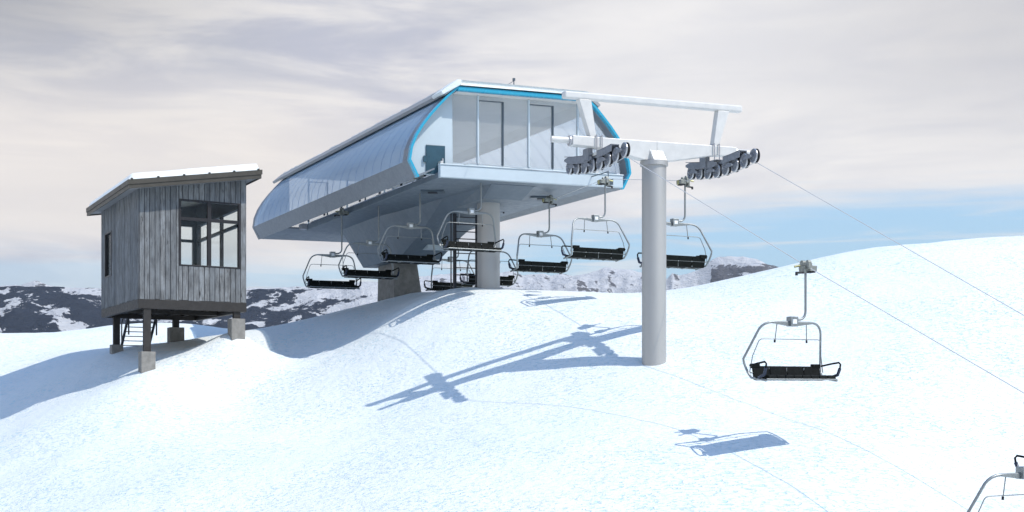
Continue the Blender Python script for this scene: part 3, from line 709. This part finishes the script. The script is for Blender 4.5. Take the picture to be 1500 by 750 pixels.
def window(fn, op, vm, hm, parent, fw=.09):
    s0, s1, z0, z1 = op; b = MB(); d0, d1 = -.14, .045
    for (a, c, e, g) in ((s0, s0+fw, z0, z1), (s1-fw, s1, z0, z1), (s0+fw, s1-fw, z0, z0+fw*.7), (s0+fw, s1-fw, z1-fw*.7, z1)):
        b.prism([fn(a, d0, e), fn(c, d0, e), fn(c, d1, e), fn(a, d1, e)], [fn(a, d0, g), fn(c, d0, g), fn(c, d1, g), fn(a, d1, g)])
    wo = b.build('window', M['frameb'], parent, bevel=.006)
    b = MB()
    for v_ in vm: b.prism([fn(v_-.075, -.10, z0+.05), fn(v_+.075, -.10, z0+.05), fn(v_+.075, .03, z0+.05), fn(v_-.075, .03, z0+.05)], [fn(v_-.075, -.10, z1-.05), fn(v_+.075, -.10, z1-.05), fn(v_+.075, .03, z1-.05), fn(v_-.075, .03, z1-.05)])
    if hm: b.prism([fn(s0+.05, -.095, hm-.06), fn(s1-.05, -.095, hm-.06), fn(s1-.05, .025, hm-.06), fn(s0+.05, .025, hm-.06)], [fn(s0+.05, -.095, hm+.06), fn(s1-.05, -.095, hm+.06), fn(s1-.05, .025, hm+.06), fn(s0+.05, .025, hm+.06)])
    b.build('muntin', M['frameb'], wo)
    b = MB(); b.prism([fn(s0+.02, -.04, z0+.02), fn(s1-.02, -.04, z0+.02), fn(s1-.02, -.032, z0+.02), fn(s0+.02, -.032, z0+.02)], [fn(s0+.02, -.04, z1-.02), fn(s1-.02, -.04, z1-.02), fn(s1-.02, -.032, z1-.02), fn(s0+.02, -.032, z1-.02)])
    b.build('pane', M['hglass'], wo)
window(walls[0][1], WF, [2.70], 6.52, hut)
window(walls[1][1], WLm, [], None, hut)
window(walls[2][1], WR, [3.3], 6.52, hut)
window(walls[3][1], WRe, [], 6.52, hut)
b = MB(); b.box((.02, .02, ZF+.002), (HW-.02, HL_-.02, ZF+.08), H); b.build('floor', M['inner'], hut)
b = MB(); c4 = [(.0, .0), (HW, 0), (HW, HL_), (0, HL_)]
b.prism([H(a, q, rz(a)-.10) for a, q in ((.13, .13), (HW-.13, .13), (HW-.13, HL_-.13), (.13, HL_-.13))], [H(a, q, rz(a)-.04) for a, q in ((.13, .13), (HW-.13, .13), (HW-.13, HL_-.13), (.13, HL_-.13))])
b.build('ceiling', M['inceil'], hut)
# roof
a0, a1, b0, b1 = -.5, HW+.43, -.62, HL_+.62
C4 = [(a0, b0), (a1, b0), (a1, b1), (a0, b1)]
b = MB(); b.prism([H(a, q, rz(a)+.0) for a, q in C4], [H(a, q, rz(a)+.03) for a, q in C4]); rf = b.build('soffit', M['soffit'], hut)
b = MB()
def strip(p, q, w_=.05, dz0=-.05, dz1=.27):
    (x0, y0), (x1, y1) = p, q
    dx_, dy_ = (0, w_) if y0 == y1 and y0 < 1 else (0, -w_) if y0 == y1 else (w_, 0) if x0 < 1 else (-w_, 0)
    P = [(x0, y0), (x1, y1), (x1+dx_, y1+dy_), (x0+dx_, y0+dy_)]
    b.prism([H(x, y, rz(x)+dz0) for x, y in P], [H(x, y, rz(x)+dz1) for x, y in P])
strip((a0-.02, b0-.02), (a1+.02, b0-.02)); strip((a0-.02, b1+.02), (a1+.02, b1+.02)); strip((a0-.02, b0+.031), (a0-.02, b1-.031)); strip((a1+.02, b0+.031), (a1+.02, b1-.031))
strip((a0-.05, b0-.05), (a1+.05, b0-.05), .03, .10, .28); strip((a0-.05, b0-.02), (a0-.05, b1+.02), .03, .10, .28)
b.build('fascia_board', M['roofm'], hut)
b = MB(); C5 = [(a0+.04, b0+.04), (a1-.04, b0+.04), (a1-.04, b1-.04), (a0+.04, b1-.04)]
b.prism([H(a, q, rz(a)+.032) for a, q in C5], [H(a, q, rz(a)+.25) for a, q in C5]); ro = b.build('roof', M['roofm'], hut)
b = MB()
for k in range(6):
    a = a0+.06+k*(a1-a0-.2)/5; b.prism([H(a, b0-.07, rz(a)+.285), H(a+.07, b0-.07, rz(a)+.285), H(a+.07, b0+.3, rz(a)+.285), H(a, b0+.3, rz(a)+.285)], [H(a, b0-.07, rz(a)+.33), H(a+.07, b0-.07, rz(a)+.33), H(a+.07, b0+.3, rz(a)+.33), H(a, b0+.3, rz(a)+.33)])
b.build('seam_cap', M['roofm'], ro)
# snow on the roof: rounded, uneven blanket
na, nb = 34, 50; vs = []
for i in range(na+1):
    for j in range(nb+1):
        a = a0-.02+(a1-a0+.04)*i/na; q = b0-.02+(b1-b0+.04)*j/nb
        e = min(a-a0+.02, a1+.02-a, q-b0+.02, b1+.02-q); e = max(e, 0)
        h = .255+.24*min(1, e/.09)**.5+.07*float(fbm(np.array(a*1.1), np.array(q*1.1), 3))*min(1, e/.3)+.05*a/HW*min(1, e/.2)
        if e <= 1e-6: h = .25
        vs.append(H(a, q, rz(a)+h))
b = MB(); b.add(vs, [[i*(nb+1)+j, (i+1)*(nb+1)+j, (i+1)*(nb+1)+j+1, i*(nb+1)+j+1] for i in range(na) for j in range(nb)], True)
b.build('roof_snow', M['roofsnow'], ro)
# under-frame
b = MB()
b.box((-.03, -.03, ZF-.36), (HW+.03, .14, ZF-.012), H); b.box((-.03, HL_-.14, ZF-.36), (HW+.03, HL_+.03, ZF-.012), H)
b.box((-.03, .143, ZF-.36), (.14, HL_-.143, ZF-.012), H); b.box((HW-.14, .143, ZF-.36), (HW+.03, HL_-.143, ZF-.012), H)
b.box((.143, HL_/2-.1, ZF-.33), (HW-.143, HL_/2+.1, ZF-.06), H)
for k in range(1, 6): b.box((.143+k*.65, .146, ZF-.20), (.20+k*.65, HL_-.146, ZF-.055), H)
b.build('floor_beam', M['beam'], hut, bevel=.01)
MB().box((.0, .0, ZF-.050), (HW, HL_, ZF-.004), H).build('underfloor', M['soffit'], hut)
for (a, q, zft, fw) in ((.32, .12, 1.47, .27), (HW-.33, .16, 2.80, .28), (.45, HL_-.75, 1.93, .24), (3.1, HL_-.25, 2.74, .31)):
    P = H(a, q, 0); g = gz(P[0], P[1])
    b = MB(); b.box((a-.13, q-.115, zft-.02), (a+.13, q-.085, ZF-.362), H); b.box((a-.13, q+.085, zft-.02), (a+.13, q+.115, ZF-.362), H); b.box((a-.03, q-.083, zft-.02), (a+.03, q+.083, ZF-.362), H)
    b.box((a-.115, q-.082, zft-.02), (a-.10, q+.082, ZF-.362), H)
    po = b.build('post', M['beam'], hut)
    b = MB(); P4 = [(a-fw, q-fw), (a+fw, q-fw), (a+fw, q+fw), (a-fw, q+fw)]
    b.prism([H(x, y, min(g, zft)-.8) for x, y in P4], [H(x, y, zft) for x, y in P4]); b.build('footing', M['concrete'], po, bevel=.02)
# steel steps behind the hut
b = MB()
for w0 in (1.15, 2.35):
    b.tube([H(w0, HL_+.1, 3.30), H(w0, HL_+1.7, 1.9)], .06, 6); b.tube([H(w0, HL_+.15, 2.4), H(w0, HL_+.15, 3.35)], .035, 6); b.tube([H(w0, HL_+1.6, 1.7), H(w0, HL_+1.6, 2.9)], .03, 6)
    b.tube([H(w0, HL_+.15, 4.3), H(w0, HL_+1.6, 2.9)], .03, 6); b.tube([H(w0, HL_+.15, 3.3), H(w0, HL_+.15, 4.3)], .03, 6)
for k in range(7): b.box((1.15, HL_+.2+k*.22, 3.12-k*.19), (2.35, HL_+.38+k*.22, 3.15-k*.19), H)
b.build('steps', M['dark'], hut)
MB().box((1.0, HL_+.03, ZF-.1), (2.5, HL_+.5, ZF-.04), H).build('landing', M['dark'], hut)

# ------------------------------------------------------------------ mountain air
hm = bpy.data.materials.new('haze'); hm.use_nodes = True; N = NT(hm.node_tree)
N.n('ShaderNodeOutputMaterial', i={1: N.n('ShaderNodeVolumePrincipled', i={'Color': (.72, .83, .95, 1), 'Density': 1.5e-5}).outputs[0]})
b = MB(); b.box((-45000, -500, -800), (45000, 30500, 1500)); hz = tag(b.build('haze', hm), kind='stuff')
